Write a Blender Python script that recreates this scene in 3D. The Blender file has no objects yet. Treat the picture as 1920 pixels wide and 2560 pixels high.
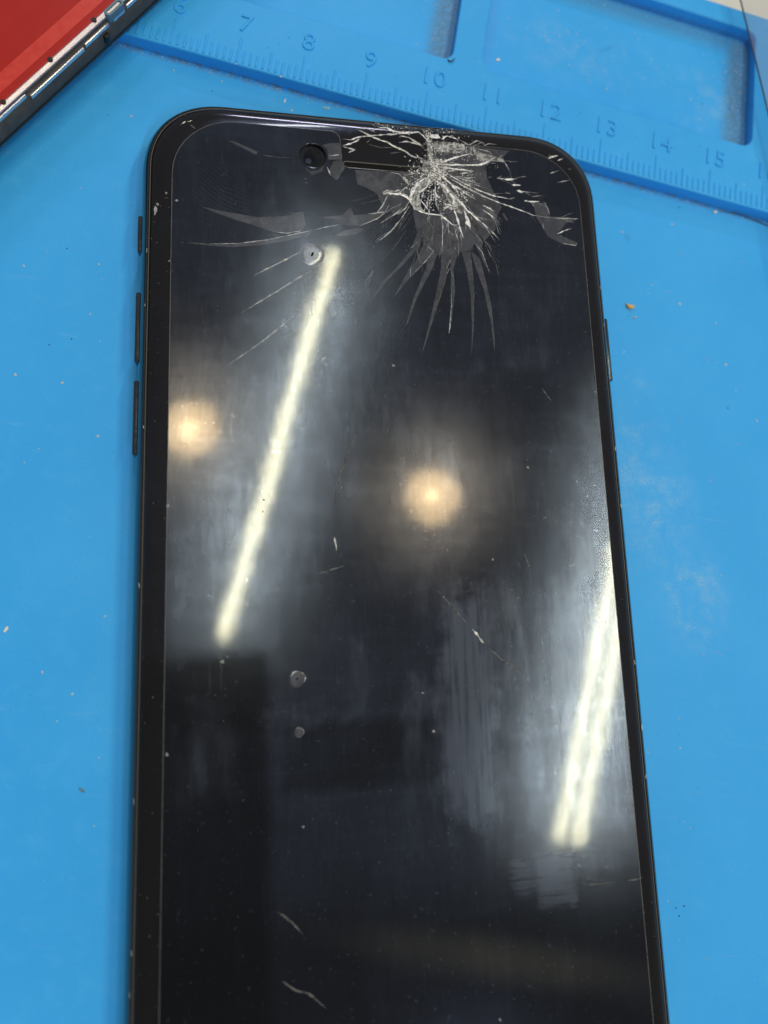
import bpy, bmesh, math, random
from mathutils import Vector, Matrix, Euler, noise as mnoise

random.seed(7)
MM = 0.001                      # everything below is written in millimetres
scene = bpy.context.scene
COL = scene.collection

# ------------------------------------------------------------------ camera
cam_data = bpy.data.cameras.new("camera")
cam = bpy.data.objects.new("camera", cam_data)
COL.objects.link(cam)
cam_data.sensor_fit = 'VERTICAL'
cam_data.sensor_height = 36.0
cam_data.lens = 36.0 * 1922.8 / 2560.0
cam_data.clip_start = 0.005
cam_data.clip_end = 50.0
CAM_ROWS = ((0.970283, -0.189020, -0.151067), (0.154630, 0.964574, -0.213743), (0.186117, 0.184032, 0.965139))
cam.matrix_world = Matrix.Translation(Vector((-22.108604, -90.080672, 104.476975)) * MM) @ Matrix(CAM_ROWS).to_4x4()
cam_data.dof.use_dof = True
cam_data.dof.focus_distance = 0.106
cam_data.dof.aperture_fstop = cam_data.lens / 1.9      # a phone lens: about 2 mm of aperture
scene.camera = cam

# ------------------------------------------------------------------ world, lamps, exposure
world = bpy.data.worlds.new("World")
scene.world = world
world.use_nodes = True
world.node_tree.nodes["Background"].inputs[0].default_value = (0.80, 0.90, 1.0, 1)
world.node_tree.nodes["Background"].inputs[1].default_value = 0.25
scene.view_settings.view_transform = 'Standard'
scene.view_settings.look = 'None'
scene.view_settings.exposure = 0.0
scene.view_settings.gamma = 1.0
scene.cycles.use_denoising = True
scene.cycles.max_bounces = 6
scene.cycles.sample_clamp_indirect = 6.0


def lamp_tube(name, a, b, width, radiance, color):  # for the ceiling tubes and the added fill tubes
    """fluorescent tube under the shop ceiling, from a to b (mm), shining down"""
    a, b = Vector(a) * MM, Vector(b) * MM
    d = b - a
    L = bpy.data.lights.new(name, 'AREA')
    L.shape = 'RECTANGLE'
    L.size, L.size_y = d.length, width * MM
    L.energy = radiance * math.pi * L.size * L.size_y
    L.color = color
    o = bpy.data.objects.new(name, L)
    COL.objects.link(o)
    x = d.normalized()
    z = Vector((0, 0, 1))
    y = z.cross(x)
    z = x.cross(y)
    o.matrix_world = Matrix.Translation((a + b) / 2) @ Matrix((x, y, z)).transposed().to_4x4()
    return o


def lamp_spot(name, p, dia, radiance, color):
    """round warm downlight in the ceiling"""
    L = bpy.data.lights.new(name, 'AREA')
    L.shape = 'DISK'
    L.size = dia * MM
    L.energy = radiance * math.pi * math.pi * (dia * MM / 2) ** 2
    L.color = color
    o = bpy.data.objects.new(name, L)
    COL.objects.link(o)
    o.location = Vector(p) * MM
    return o


TUBE = (1.0, 0.945, 0.62)
lamp_tube("ceiling_or_fill_tube", (-60, -51, 1800), (25, 1009, 1800), 23, 82, TUBE)
lamp_tube("ceiling_or_fill_tube", (829, -400, 1800), (957, 800, 1800), 21, 80, TUBE)
lamp_tube("ceiling_or_fill_tube", (878, -402, 1800), (1006, 798, 1800), 21, 80, TUBE)
for spot in ((393, 396, 1800), (-240, 443, 1800)):          # bright lamp inside a dimmer reflector
    lamp_spot("ceiling_downlight", spot, 46, 56, (1.0, 0.74, 0.38))
    lamp_spot("downlight_reflector", (spot[0], spot[1], spot[2] + 4), 140, 31, (1.0, 0.69, 0.33))


def lamp_panel(name, p, target, w, h, radiance, color):
    """the shop front: a pale window far beyond the bench"""
    L = bpy.data.lights.new(name, 'AREA')
    L.shape = 'RECTANGLE'
    L.size, L.size_y = w * MM, h * MM
    L.energy = radiance * math.pi * L.size * L.size_y
    L.color = color
    o = bpy.data.objects.new(name, L)
    COL.objects.link(o)
    o.location = Vector(p) * MM
    o.rotation_euler = (Vector(target) - Vector(p)).to_track_quat('-Z', 'Y').to_euler()
    return o


lamp_panel("shop_window", (-330, 2900, 1350), (0, 0, 100), 600, 130, 60, (0.93, 0.86, 1.0))
lamp_tube("ceiling_or_fill_tube", (630, -2300, 1800), (756, -1000, 1800), 60, 70, (0.93, 0.97, 1.0))  # unseen fill tube added behind the viewer, to brighten mat and ruler step
# unseen fill tube added far ahead, for more light on the mat
lamp_tube("ceiling_or_fill_tube", (-330, 1600, 1800), (-234, 2800, 1800), 60, 45, (0.95, 0.97, 1.0))


# ------------------------------------------------------------------ helpers
class NT:
    """small helper to write node trees as expressions"""
    def __init__(self, name):
        self.mat = bpy.data.materials.new(name)
        self.mat.use_nodes = True
        self.t = self.mat.node_tree
        self.t.nodes.clear()
        self.out = self.t.nodes.new('ShaderNodeOutputMaterial')

    def n(self, typ, **kw):
        nd = self.t.nodes.new(typ)
        for k, v in kw.items():
            setattr(nd, k, v)
        return nd

    def put(self, sock, v):
        if isinstance(v, bpy.types.NodeSocket):
            self.t.links.new(v, sock)
        elif v is not None:
            if sock.type == 'RGBA' and len(v) == 3:
                v = (*v, 1)
            sock.default_value = v

    def math(self, op, a, b=None, clamp=False):
        nd = self.n('ShaderNodeMath', operation=op, use_clamp=clamp)
        self.put(nd.inputs[0], a)
        if b is not None:
            self.put(nd.inputs[1], b)
        return nd.outputs[0]

    def add(self, *a):
        r = a[0]
        for x in a[1:]:
            r = self.math('ADD', r, x)
        return r

    def mul(self, *a):
        r = a[0]
        for x in a[1:]:
            r = self.math('MULTIPLY', r, x)
        return r

    def coords(self):
        tc = self.n('ShaderNodeTexCoord')
        v = self.n('ShaderNodeVectorMath', operation='SCALE')
        self.t.links.new(tc.outputs['Object'], v.inputs[0])
        v.inputs['Scale'].default_value = 1000.0
        return v.outputs[0]

    def xyz(self, v):
        s = self.n('ShaderNodeSeparateXYZ')
        self.t.links.new(v, s.inputs[0])
        return s.outputs

    def mapping(self, v, loc=(0, 0, 0), rot=(0, 0, 0), scale=(1, 1, 1)):
        m = self.n('ShaderNodeMapping')
        self.t.links.new(v, m.inputs[0])
        m.inputs[1].default_value = loc
        m.inputs[2].default_value = rot
        m.inputs[3].default_value = scale
        return m.outputs[0]

    def noise(self, v, scale, detail=4, rough=0.55, dist=0.0):
        nd = self.n('ShaderNodeTexNoise')
        self.t.links.new(v, nd.inputs['Vector'])
        nd.inputs['Scale'].default_value = scale
        nd.inputs['Detail'].default_value = detail
        nd.inputs['Roughness'].default_value = rough
        nd.inputs['Distortion'].default_value = dist
        return nd.outputs[0]

    def ramp(self, f, lo, hi, a=0.0, b=1.0, smooth=True):
        nd = self.n('ShaderNodeMapRange', interpolation_type='SMOOTHSTEP' if smooth else 'LINEAR')
        self.put(nd.inputs[0], f)
        nd.inputs[1].default_value = lo
        nd.inputs[2].default_value = hi
        nd.inputs[3].default_value = a
        nd.inputs[4].default_value = b
        return nd.outputs[0]

    def mix(self, f, a, b):
        nd = self.n('ShaderNodeMix', data_type='RGBA')
        self.put(nd.inputs[0], f)
        self.put(nd.inputs[6], a)
        self.put(nd.inputs[7], b)
        return nd.outputs[2]

    def blob(self, v, c, r, rot=0.0, soft=0.5):
        """1 inside a soft ellipse (centre c, radii r, in mm), 0 outside"""
        m = self.n('ShaderNodeMapping', vector_type='TEXTURE')
        self.t.links.new(v, m.inputs[0])
        m.inputs[1].default_value = (c[0], c[1], 0)
        m.inputs[2].default_value = (0, 0, rot)
        m.inputs[3].default_value = (r[0], r[1], 1e4)
        ln = self.n('ShaderNodeVectorMath', operation='LENGTH')
        self.t.links.new(m.outputs[0], ln.inputs[0])
        return self.ramp(ln.outputs['Value'], 1.0, 1.0 - soft)

    def box(self, x, y, x0, x1, y0, y1, s=0.6):
        return self.mul(self.ramp(x, x0 - s, x0 + s), self.ramp(x, x1 + s, x1 - s),
                        self.ramp(y, y0 - s, y0 + s), self.ramp(y, y1 + s, y1 - s))

    def bump(self, h, strength, dist):
        b = self.n('ShaderNodeBump')
        self.t.links.new(h, b.inputs['Height'])
        b.inputs['Strength'].default_value = strength
        b.inputs['Distance'].default_value = dist
        return b.outputs[0]

    def principled(self, **kw):
        p = self.n('ShaderNodeBsdfPrincipled')
        names = dict(color='Base Color', rough='Roughness', metal='Metallic', ior='IOR', normal='Normal',
                     spec='Specular IOR Level', coat='Coat Weight', coat_rough='Coat Roughness', sheen='Sheen Weight',
                     sss='Subsurface Weight', trans='Transmission Weight', tint='Specular Tint')
        for k, v in kw.items():
            self.put(p.inputs[names[k]], v)
        return p.outputs[0]

    def finish(self, shader):
        self.t.links.new(shader, self.out.inputs[0])
        return self.mat


def simple(name, color, rough=0.5, metal=0.0, spec=0.5, vary=0.12, scale=0.8):
    m = NT(name)
    v = m.coords()
    f = m.noise(v, scale, 5)
    c2 = tuple(c * (1 - 2 * vary) for c in color)
    c1 = tuple(min(1, c * (1 + vary)) for c in color)
    col = m.mix(f, c2, c1)
    r = m.ramp(f, 0.2, 0.8, max(0.02, rough - 0.08), rough + 0.08)
    return m.finish(m.principled(color=col, rough=r, metal=metal, spec=spec))


def link(name, mesh, mat, parent=None, smooth=None):
    o = bpy.data.objects.new(name, mesh)
    COL.objects.link(o)
    if mat is not None:
        mesh.materials.clear()
        mesh.materials.append(mat)
    if parent is not None:
        o.parent = parent
    if smooth is not None:
        for p in mesh.polygons:
            p.use_smooth = smooth
    return o


def empty(name, loc=(0, 0, 0), rz=0.0):
    o = bpy.data.objects.new(name, None)
    o.empty_display_size = 0.01
    COL.objects.link(o)
    o.location = Vector(loc) * MM
    o.rotation_euler = (0, 0, rz)
    return o


def tag(o, label=None, cat=None, group=None, kind=None):
    if label: o["label"] = label
    if cat: o["category"] = cat
    if group: o["group"] = group
    if kind: o["kind"] = kind
    return o


def pydata(name, verts, faces):
    me = bpy.data.meshes.new(name)
    me.from_pydata([tuple(c * MM for c in v) for v in verts], [], faces)
    me.update()
    return me


def smooth_by_angle(me, deg=40):
    for p in me.polygons:
        p.use_smooth = True
    me.set_sharp_from_angle(angle=math.radians(deg))


def rrect(hw, hh, r, seg=14, n=2.25):
    """rounded rectangle outline, slightly squircled corners, counter-clockwise"""
    pts = []
    for cx, cy, a0 in ((hw - r, hh - r, 0), (-hw + r, hh - r, 90), (-hw + r, -hh + r, 180), (hw - r, -hh + r, 270)):
        for i in range(seg + 1):
            a = math.radians(a0 + 90 * i / seg)
            c, s = math.cos(a), math.sin(a)
            k = (abs(c) ** n + abs(s) ** n) ** (-1 / n)
            pts.append((cx + r * c * k, cy + r * s * k))
    return pts


def loft(name, loops, cap_bottom=True, cap_top=True):
    verts, faces = [], []
    m = len(loops[0])
    for lp in loops:
        verts += lp
    for i in range(len(loops) - 1):
        for j in range(m):
            a, b = i * m + j, i * m + (j + 1) % m
            faces.append((a, b, b + m, a + m))
    if cap_bottom:
        faces.append(tuple(reversed(range(m))))
    if cap_top:
        faces.append(tuple(range((len(loops) - 1) * m, len(loops) * m)))
    return pydata(name, verts, faces)


def plate(name, outlines, z0, z1, bevel=0.0, res=2):
    """flat plate with holes: outlines[0] outside, the others cut out"""
    cu = bpy.data.curves.new(name, 'CURVE')
    cu.dimensions = '2D'
    cu.fill_mode = 'BOTH'
    for ol in outlines:
        sp = cu.splines.new('POLY')
        sp.points.add(len(ol) - 1)
        for i, (x, y) in enumerate(ol):
            sp.points[i].co = (x * MM, y * MM, 0, 1)
        sp.use_cyclic_u = True
    cu.extrude = ((z1 - z0) / 2 - bevel) * MM
    cu.bevel_depth = bevel * MM
    cu.bevel_resolution = res
    cu.offset = -bevel * MM
    tmp = bpy.data.objects.new("tmp", cu)
    me = bpy.data.meshes.new_from_object(tmp)
    bpy.data.objects.remove(tmp)
    bpy.data.curves.remove(cu)
    me.transform(Matrix.Translation((0, 0, (z0 + z1) / 2 * MM)))
    return me


def rounded_poly(pts, r, seg=6):
    """fillet the corners of a polygon; r: one radius or one for each corner"""
    out, n = [], len(pts)
    for i in range(n):
        rr = r[i] if isinstance(r, (list, tuple)) else r
        p, a, b = Vector(pts[i]), Vector(pts[i - 1]), Vector(pts[(i + 1) % n])
        if rr <= 0:
            out.append(tuple(p)); continue
        u, w = (a - p).normalized(), (b - p).normalized()
        ang = u.angle(w)
        d = rr / math.tan(ang / 2)
        s, e = p + u * d, p + w * d
        c = p + (u + w).normalized() * (rr / math.sin(ang / 2))
        a0 = math.atan2(s.y - c.y, s.x - c.x)
        a1 = math.atan2(e.y - c.y, e.x - c.x)
        da = (a1 - a0 + math.pi) % (2 * math.pi) - math.pi
        for k in range(seg + 1):
            t = a0 + da * k / seg
            out.append((c.x + rr * math.cos(t), c.y + rr * math.sin(t)))
    return out


def boxmesh(name, x0, x1, y0, y1, z0, z1, bevel=0.0, seg=2):
    bm = bmesh.new()
    bmesh.ops.create_cube(bm, size=1.0)
    for v in bm.verts:
        v.co = Vector(((x0 + x1) / 2 + v.co.x * (x1 - x0), (y0 + y1) / 2 + v.co.y * (y1 - y0),
                       (z0 + z1) / 2 + v.co.z * (z1 - z0))) * MM
    if bevel:
        bmesh.ops.bevel(bm, geom=bm.edges[:], offset=bevel * MM, segments=seg, affect='EDGES', profile=0.5)
    me = bpy.data.meshes.new(name)
    bm.to_mesh(me)
    bm.free()
    if bevel:
        smooth_by_angle(me)
    return me


def tube(name, pts, r, seg=6, taper=True):
    verts, faces = [], []
    n = len(pts)
    for i, p in enumerate(pts):
        p = Vector(p)
        t = (Vector(pts[min(i + 1, n - 1)]) - Vector(pts[max(i - 1, 0)])).normalized()
        up = Vector((0, 0, 1))
        s = t.cross(up).normalized()
        u = s.cross(t)
        rr = r * (0.35 + 0.65 * math.sin(math.pi * (i + 0.5) / n)) if taper else r
        for k in range(seg):
            a = 2 * math.pi * k / seg
            verts.append(tuple(p + s * rr * math.cos(a) + u * rr * math.sin(a)))
    for i in range(n - 1):
        for k in range(seg):
            a, b = i * seg + k, i * seg + (k + 1) % seg
            faces.append((a, b, b + seg, a + seg))
    faces.append(tuple(reversed(range(seg))))
    faces.append(tuple(range((n - 1) * seg, n * seg)))
    return pydata(name, verts, faces)


# ------------------------------------------------------------------ materials
def mat_silicone():
    m = NT("blue_silicone")
    v = m.coords()
    x, y, z = m.xyz(v)
    big = m.noise(v, 0.035, 3)
    mid = m.noise(v, 0.35, 5, 0.6)
    fine = m.noise(v, 3.2, 4, 0.7)
    col = m.mix(m.ramp(big, 0.3, 0.7), (0.034, 0.355, 0.860), (0.044, 0.385, 0.900))
    col = m.mix(m.mul(m.ramp(mid, 0.45, 0.8), 0.35), col, (0.075, 0.425, 0.900))
    # chalky rubbed patches right of the phone
    wear = m.math('MAXIMUM', m.blob(v, (34.5, -57), (10.0, 17), 0.25, 0.95), m.blob(v, (42.0, -70), (8.5, 12), 0.3, 0.95))
    wear = m.math('MAXIMUM', wear, m.mul(m.blob(v, (31, -45), (5, 12), 0.1, 0.9), 0.6))
    wear = m.math('MAXIMUM', wear, m.mul(m.blob(v, (14, 17), (22, 9), 0.0, 0.9), 0.35))
    wear = m.math('MAXIMUM', wear, m.mul(m.blob(v, (38, 15), (9, 14), 0.3, 0.9), 0.5))
    wear = m.mul(wear, m.ramp(m.noise(v, 0.16, 5, 0.65, 1.0), 0.38, 0.62, 0.05, 1.0))
    grain = m.mul(m.ramp(fine, 0.46, 0.66), m.ramp(m.noise(v, 0.55, 5, 0.65), 0.36, 0.58))
    col = m.mix(m.add(m.mul(wear, grain, 0.55), m.mul(wear, m.ramp(mid, 0.3, 0.7), 0.28)), col, (0.36, 0.55, 0.74))
    scuff = m.ramp(m.noise(m.mapping(v, rot=(0, 0, 0.5), scale=(0.10, 1.0, 1)), 0.9, 5, 0.7, 0.8), 0.60, 0.78)
    col = m.mix(m.mul(scuff, 0.22), col, (0.22, 0.50, 0.80))
    # tiny pits and specks of dirt
    pits = m.mul(m.ramp(m.noise(v, 2.1, 2, 0.5), 0.70, 0.76), m.ramp(mid, 0.40, 0.62))
    col = m.mix(m.mul(pits, 0.45), col, (0.03, 0.10, 0.19))
    # grime in the corner at the foot of the ruler step and along the tray walls
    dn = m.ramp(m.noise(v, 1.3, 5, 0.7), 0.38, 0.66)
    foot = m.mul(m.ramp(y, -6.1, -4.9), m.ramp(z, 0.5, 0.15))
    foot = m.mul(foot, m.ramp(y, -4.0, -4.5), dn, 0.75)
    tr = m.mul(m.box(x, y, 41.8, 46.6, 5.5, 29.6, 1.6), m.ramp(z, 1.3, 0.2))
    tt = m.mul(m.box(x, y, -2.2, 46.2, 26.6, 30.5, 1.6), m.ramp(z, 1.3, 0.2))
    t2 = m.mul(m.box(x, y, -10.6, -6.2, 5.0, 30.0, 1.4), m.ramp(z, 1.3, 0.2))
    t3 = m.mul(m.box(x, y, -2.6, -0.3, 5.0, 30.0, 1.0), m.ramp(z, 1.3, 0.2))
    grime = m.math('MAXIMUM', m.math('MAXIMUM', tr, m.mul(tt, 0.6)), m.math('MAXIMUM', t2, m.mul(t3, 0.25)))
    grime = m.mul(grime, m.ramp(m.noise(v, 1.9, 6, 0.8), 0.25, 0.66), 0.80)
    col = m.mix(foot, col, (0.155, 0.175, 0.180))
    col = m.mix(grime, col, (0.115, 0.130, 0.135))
    # old dark smears
    sm = m.math('MAXIMUM', m.blob(v, (19.2, 19.4), (0.5, 2.2), -0.9, 0.8), m.blob(v, (44.4, -130), (0.7, 3.0), 0.6, 0.8))
    sm = m.math('MAXIMUM', sm, m.blob(v, (26.4, -14.8), (0.7, 1.2), 0.2, 0.8))
    col = m.mix(m.mul(sm, m.ramp(mid, 0.35, 0.6), 0.45), col, (0.04, 0.12, 0.2))
    h = m.add(m.mul(mid, 0.5), m.mul(fine, 0.35))
    nrm = m.bump(h, 0.32, 0.0003)
    r = m.ramp(mid, 0.3, 0.7, 0.44, 0.58)
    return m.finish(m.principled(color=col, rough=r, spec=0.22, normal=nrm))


def smudge_shader(m, v, base, gain=1.0, rough=0.055, vary=False):
    """black glass under a film of finger grease: a sharp reflection plus a broad, patchy one"""
    x, y, z = m.xyz(v)
    n1 = m.ramp(m.noise(v, 0.055, 4, 0.6, 0.6), 0.32, 0.72)
    n2 = m.ramp(m.noise(m.mapping(v, rot=(0, 0, 0.7), scale=(1.0, 0.16, 1)), 0.35, 5, 0.65), 0.38, 0.75)
    n3 = m.ramp(m.noise(m.mapping(v, rot=(0, 0, -0.5), scale=(0.14, 1.0, 1)), 0.6, 5, 0.65), 0.45, 0.8)
    film = m.add(0.36, m.mul(n1, 0.16), m.mul(n1, n2, 0.24), m.mul(n3, 0.14))
    fst = m.noise(m.mapping(v, rot=(0, 0, 0.85), scale=(1.0, 0.22, 1)), 0.9, 5, 0.65, 1.2)
    fs2 = m.noise(m.mapping(v, rot=(0, 0, -0.6), scale=(1.0, 0.3, 1)), 1.5, 5, 0.7, 1.5)
    film = m.mul(film, m.ramp(fst, 0.25, 0.75, 0.86, 1.14), m.ramp(fs2, 0.25, 0.75, 0.90, 1.10))
    # wiped streaks, running along the phone
    st = m.ramp(m.noise(m.mapping(v, scale=(1.0, 0.05, 1)), 1.6, 4, 0.6), 0.30, 0.75)
    wob = m.math('MULTIPLY_ADD', m.noise(v, 0.22, 4, 0.6), 7.0)
    wob.node.inputs[2].default_value = -3.5
    xw, yw = m.add(x, wob), m.add(y, m.mul(wob, 1.6))
    smear = m.mul(m.box(xw, yw, 5.0, 11.0, -31.0, -2.0, 1.8), m.add(0.35, m.mul(st, 0.8)))
    film = m.add(film, m.mul(smear, 0.4))
    # dabs near the lower right
    hs = m.ramp(m.noise(m.mapping(v, rot=(0, 0, 0.12), scale=(0.10, 1.0, 1)), 2.2, 4, 0.6), 0.28, 0.7)
    smear = m.add(smear, m.mul(m.box(m.add(x, m.mul(wob, 0.35)), m.add(y, m.mul(wob, 0.4)), 15.6, 20.6, -40.6, -34.2, 0.7), m.add(0.3, m.mul(hs, 1.5))))
    smear = m.add(smear, m.mul(m.blob(v, (13.6, -36.6), (2.2, 3.4), 0.2, 0.7), hs, 1.3))
    smear = m.add(smear, m.mul(m.blob(v, (15.0, -4.5), (5.0, 6.5), 0.5, 0.7), n2, 0.9))
    smear = m.add(smear, m.mul(m.ramp(m.noise(v, 0.07, 3, 0.6, 0.8), 0.5, 0.72), m.ramp(y, -34, -20), m.ramp(y, 46, 30), m.add(0.25, n2), 0.85))
    # dark reflections painted as thinner grease: a rectangle, a held phone lower left
    film = m.mul(film, m.math('SUBTRACT', 1.0, m.mul(m.box(m.add(x, m.mul(wob, 0.25)), m.add(y, m.mul(wob, 0.2)), -15.5, 3.6, -25.0, -17.0, 1.0), 0.5)))
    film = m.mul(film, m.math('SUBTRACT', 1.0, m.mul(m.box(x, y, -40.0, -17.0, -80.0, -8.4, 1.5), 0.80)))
    film = m.mul(film, m.ramp(y, -44, -30, 0.30, 1.0))  # dark lower end: the viewer's reflection painted as thin film
    refl_band = m.mul(m.blob(v, (12, -46.2), (30, 4.0), -0.22, 0.95), m.ramp(n2, 0.0, 1.0, 0.7, 1.0), 0.36)  # warm reflection painted into the gloss colour as a slanting band
    film = m.mul(film, m.ramp(y, 48, 56, 1.0, 0.75))
    # fingerprints
    fp = None
    for cx, cy, rx, ry, rot in ((6.8, 22.4, 7, 8, 0.3), (-9.0, 54.0, 9, 6, -0.5), (3.9, 2.8, 7, 6, 0.2),
                                (18.9, 33.6, 6, 8, 0.6), (-22.9, 53.1, 6, 8, 0.1), (1.0, 37.0, 6, 8, -0.4)):
        w = m.n('ShaderNodeTexWave', wave_type='RINGS', rings_direction='Z')
        mp = m.mapping(v, loc=(-cx - 3, -cy - 4, 0), rot=(0, 0, rot), scale=(1, 0.7, 0))
        m.t.links.new(mp, w.inputs['Vector'])
        w.inputs['Scale'].default_value = 0.75
        w.inputs['Distortion'].default_value = 5.0
        w.inputs['Detail'].default_value = 1.5
        w.inputs['Detail Scale'].default_value = 0.5
        k = m.mul(m.blob(v, (cx, cy), (rx, ry), rot, 0.8), m.ramp(w.outputs['Fac'], 0.35, 0.75))
        fp = k if fp is None else m.math('MAXIMUM', fp, k)
    film = m.add(film, m.mul(fp, m.ramp(n1, 0.0, 0.8, 0.05, 0.17)))
    dust = m.mul(m.ramp(m.noise(v, 1.9, 2, 0.5), 0.66, 0.74), 0.5)
    film = m.add(film, dust)
    # fine scuffs
    sc = m.ramp(m.noise(m.mapping(v, rot=(0, 0, 0.9), scale=(3.0, 0.10, 1)), 1.0, 3, 0.7), 0.62, 0.72)
    film = m.add(film, m.mul(sc, 0.16))
    film = m.mul(film, gain)
    wav = m.noise(v, 0.10, 2)
    nrm = m.bump(wav, 0.05, 0.0004)
    if vary:        # lifted glass: cloudy with glass dust and trapped air
        cl = m.ramp(m.noise(v, 0.55, 7, 0.72, 0.6), 0.30, 0.72)
        base_c = m.mix(cl, tuple(c * 0.40 for c in base), tuple(c * 1.65 for c in base))
    else:
        base_c = base
    colr = m.mix(m.mul(film, 0.55, ), base_c, tuple(c + 0.012 for c in base))
    p = m.principled(color=colr, rough=rough, ior=1.305, normal=nrm)
    g = m.n('ShaderNodeBsdfGlossy', distribution='BECKMANN')
    g.inputs['Roughness'].default_value = 0.195
    m.put(g.inputs['Color'], m.mix(m.mul(film, 1.0, ), (0.002, 0.002, 0.0023), (0.049, 0.063, 0.106)))
    m.put(g.inputs['Normal'], nrm)
    g2 = m.n('ShaderNodeBsdfGlossy')
    g2.inputs['Roughness'].default_value = 0.45
    m.put(g2.inputs['Color'], m.mix(m.add(m.mul(film, 0.35), m.mul(smear, gain)), (0.001, 0.001, 0.001), (0.022, 0.026, 0.039)))
    gcol = g2.inputs['Color'].links[0].from_socket
    m.put(g2.inputs['Color'], m.mix(m.mul(refl_band, gain), gcol, (0.046, 0.042, 0.034)))
    a = m.n('ShaderNodeAddShader')
    m.t.links.new(p, a.inputs[0])
    m.t.links.new(g.outputs[0], a.inputs[1])
    b = m.n('ShaderNodeAddShader')
    m.t.links.new(a.outputs[0], b.inputs[0])
    m.t.links.new(g2.outputs[0], b.inputs[1])
    return b.outputs[0]


def mat_screen(name, base, gain=1.0, vary=False):
    m = NT(name)
    return m.finish(smudge_shader(m, m.coords(), base, gain, vary=vary))


def mat_crack(name, lo, hi, thr):
    m = NT(name)
    v = m.coords()
    f = m.ramp(m.noise(v, 2.6, 4, 0.7), thr - 0.12, thr + 0.14)
    col = m.mix(f, lo, hi)
    faint = hi[0] < 0.2
    return m.finish(m.principled(color=col, rough=0.5 if faint else 0.32, spec=0.1 if faint else 0.6, coat=0.0 if faint else 0.3, coat_rough=0.1))


def mat_fragment():
    m = NT("crushed_glass")
    g = m.n('ShaderNodeNewGeometry')
    f = g.outputs['Random Per Island']
    col = m.mix(m.ramp(f, 0.25, 1.0), (0.07, 0.07, 0.078), (0.80, 0.79, 0.84))
    return m.finish(m.principled(color=col, rough=0.22, spec=0.8))


def mat_jet(name, rough):
    m = NT(name)
    v = m.coords()
    f = m.noise(v, 0.9, 5, 0.7)
    scf = m.ramp(m.noise(m.mapping(v, scale=(1, 0.2, 1)), 2.4, 4, 0.7), 0.60, 0.75)
    col = m.mix(m.mul(scf, 0.5), (0.006, 0.006, 0.007), (0.05, 0.05, 0.052))
    r = m.add(m.ramp(f, 0.3, 0.7, rough * 0.7, rough * 1.3), m.mul(scf, 0.15))
    return m.finish(m.principled(color=col, rough=r, ior=1.7, coat=0.4, coat_rough=0.08))


def mat_red():
    m = NT("red_film")
    v = m.coords()
    x, y, z = m.xyz(v)
    f = m.noise(v, 0.5, 4)
    col = m.mix(f, (0.33, 0.010, 0.008), (0.40, 0.015, 0.011))
    return m.finish(m.principled(color=col, rough=0.45, spec=0.22))


def mat_film():
    m = NT("clear_plastic")
    v = m.coords()
    w = m.noise(m.mapping(v, rot=(0, 0, 0.3), scale=(1, 0.25, 1)), 0.16, 3, 0.6)
    nrm = m.bump(w, 0.6, 0.002)
    t = m.n('ShaderNodeBsdfTransparent')
    t.inputs[0].default_value = (0.93, 0.935, 0.94, 1)
    g = m.n('ShaderNodeBsdfGlossy')
    g.inputs['Roughness'].default_value = 0.06
    m.put(g.inputs['Normal'], nrm)
    d = m.n('ShaderNodeBsdfDiffuse')
    d.inputs[0].default_value = (0.7, 0.7, 0.72, 1)
    a = m.n('ShaderNodeMixShader')
    a.inputs[0].default_value = 0.10
    m.t.links.new(t.outputs[0], a.inputs[1])
    m.t.links.new(d.outputs[0], a.inputs[2])
    b = m.n('ShaderNodeMixShader')
    b.inputs[0].default_value = 0.09
    m.t.links.new(a.outputs[0], b.inputs[1])
    m.t.links.new(g.outputs[0], b.inputs[2])
    return m.finish(b.outputs[0])


SILICONE = mat_silicone()
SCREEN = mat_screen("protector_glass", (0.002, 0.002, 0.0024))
SHARD = mat_screen("lifted_glass", (0.047, 0.046, 0.052), 1.0, True)
BUBBLE = mat_screen("air_bubble_glass", (0.17, 0.175, 0.20), 1.0, True)
JET = mat_jet("jet_black_metal", 0.12)
GASKET = simple("grey_gasket", (0.06, 0.058, 0.052), 0.5)
BUTTON = mat_jet("button_metal", 0.22)
CRACK = [mat_crack("crack_faint", (0.012, 0.012, 0.014), (0.12, 0.12, 0.125), 0.42),
         mat_crack("crack_clear", (0.05, 0.05, 0.055), (0.46, 0.46, 0.50), 0.42),
         mat_crack("crack_bright", (0.12, 0.12, 0.125), (0.80, 0.80, 0.86), 0.40)]
FRAG = mat_fragment()
def mat_powder():
    m = NT("powdered_glass")
    v = m.coords()
    f = m.mul(m.ramp(m.noise(v, 2.4, 6, 0.8, 0.5), 0.36, 0.66), m.ramp(m.noise(v, 1.1, 4, 0.6, 0.6), 0.36, 0.60))
    return m.finish(m.principled(color=m.mix(f, (0.032, 0.031, 0.036), (0.66, 0.66, 0.70)), rough=0.35, spec=0.5))
POWDER = mat_powder()
MESHDARK = simple("earpiece_mesh", (0.004, 0.004, 0.004), 0.75, spec=0.12, scale=4.0)
LENS = simple("camera_lens", (0.003, 0.0035, 0.006), 0.12, spec=0.3)
LENSBLUE = simple("lens_glint", (0.010, 0.022, 0.06), 0.2, spec=0.4)

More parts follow.
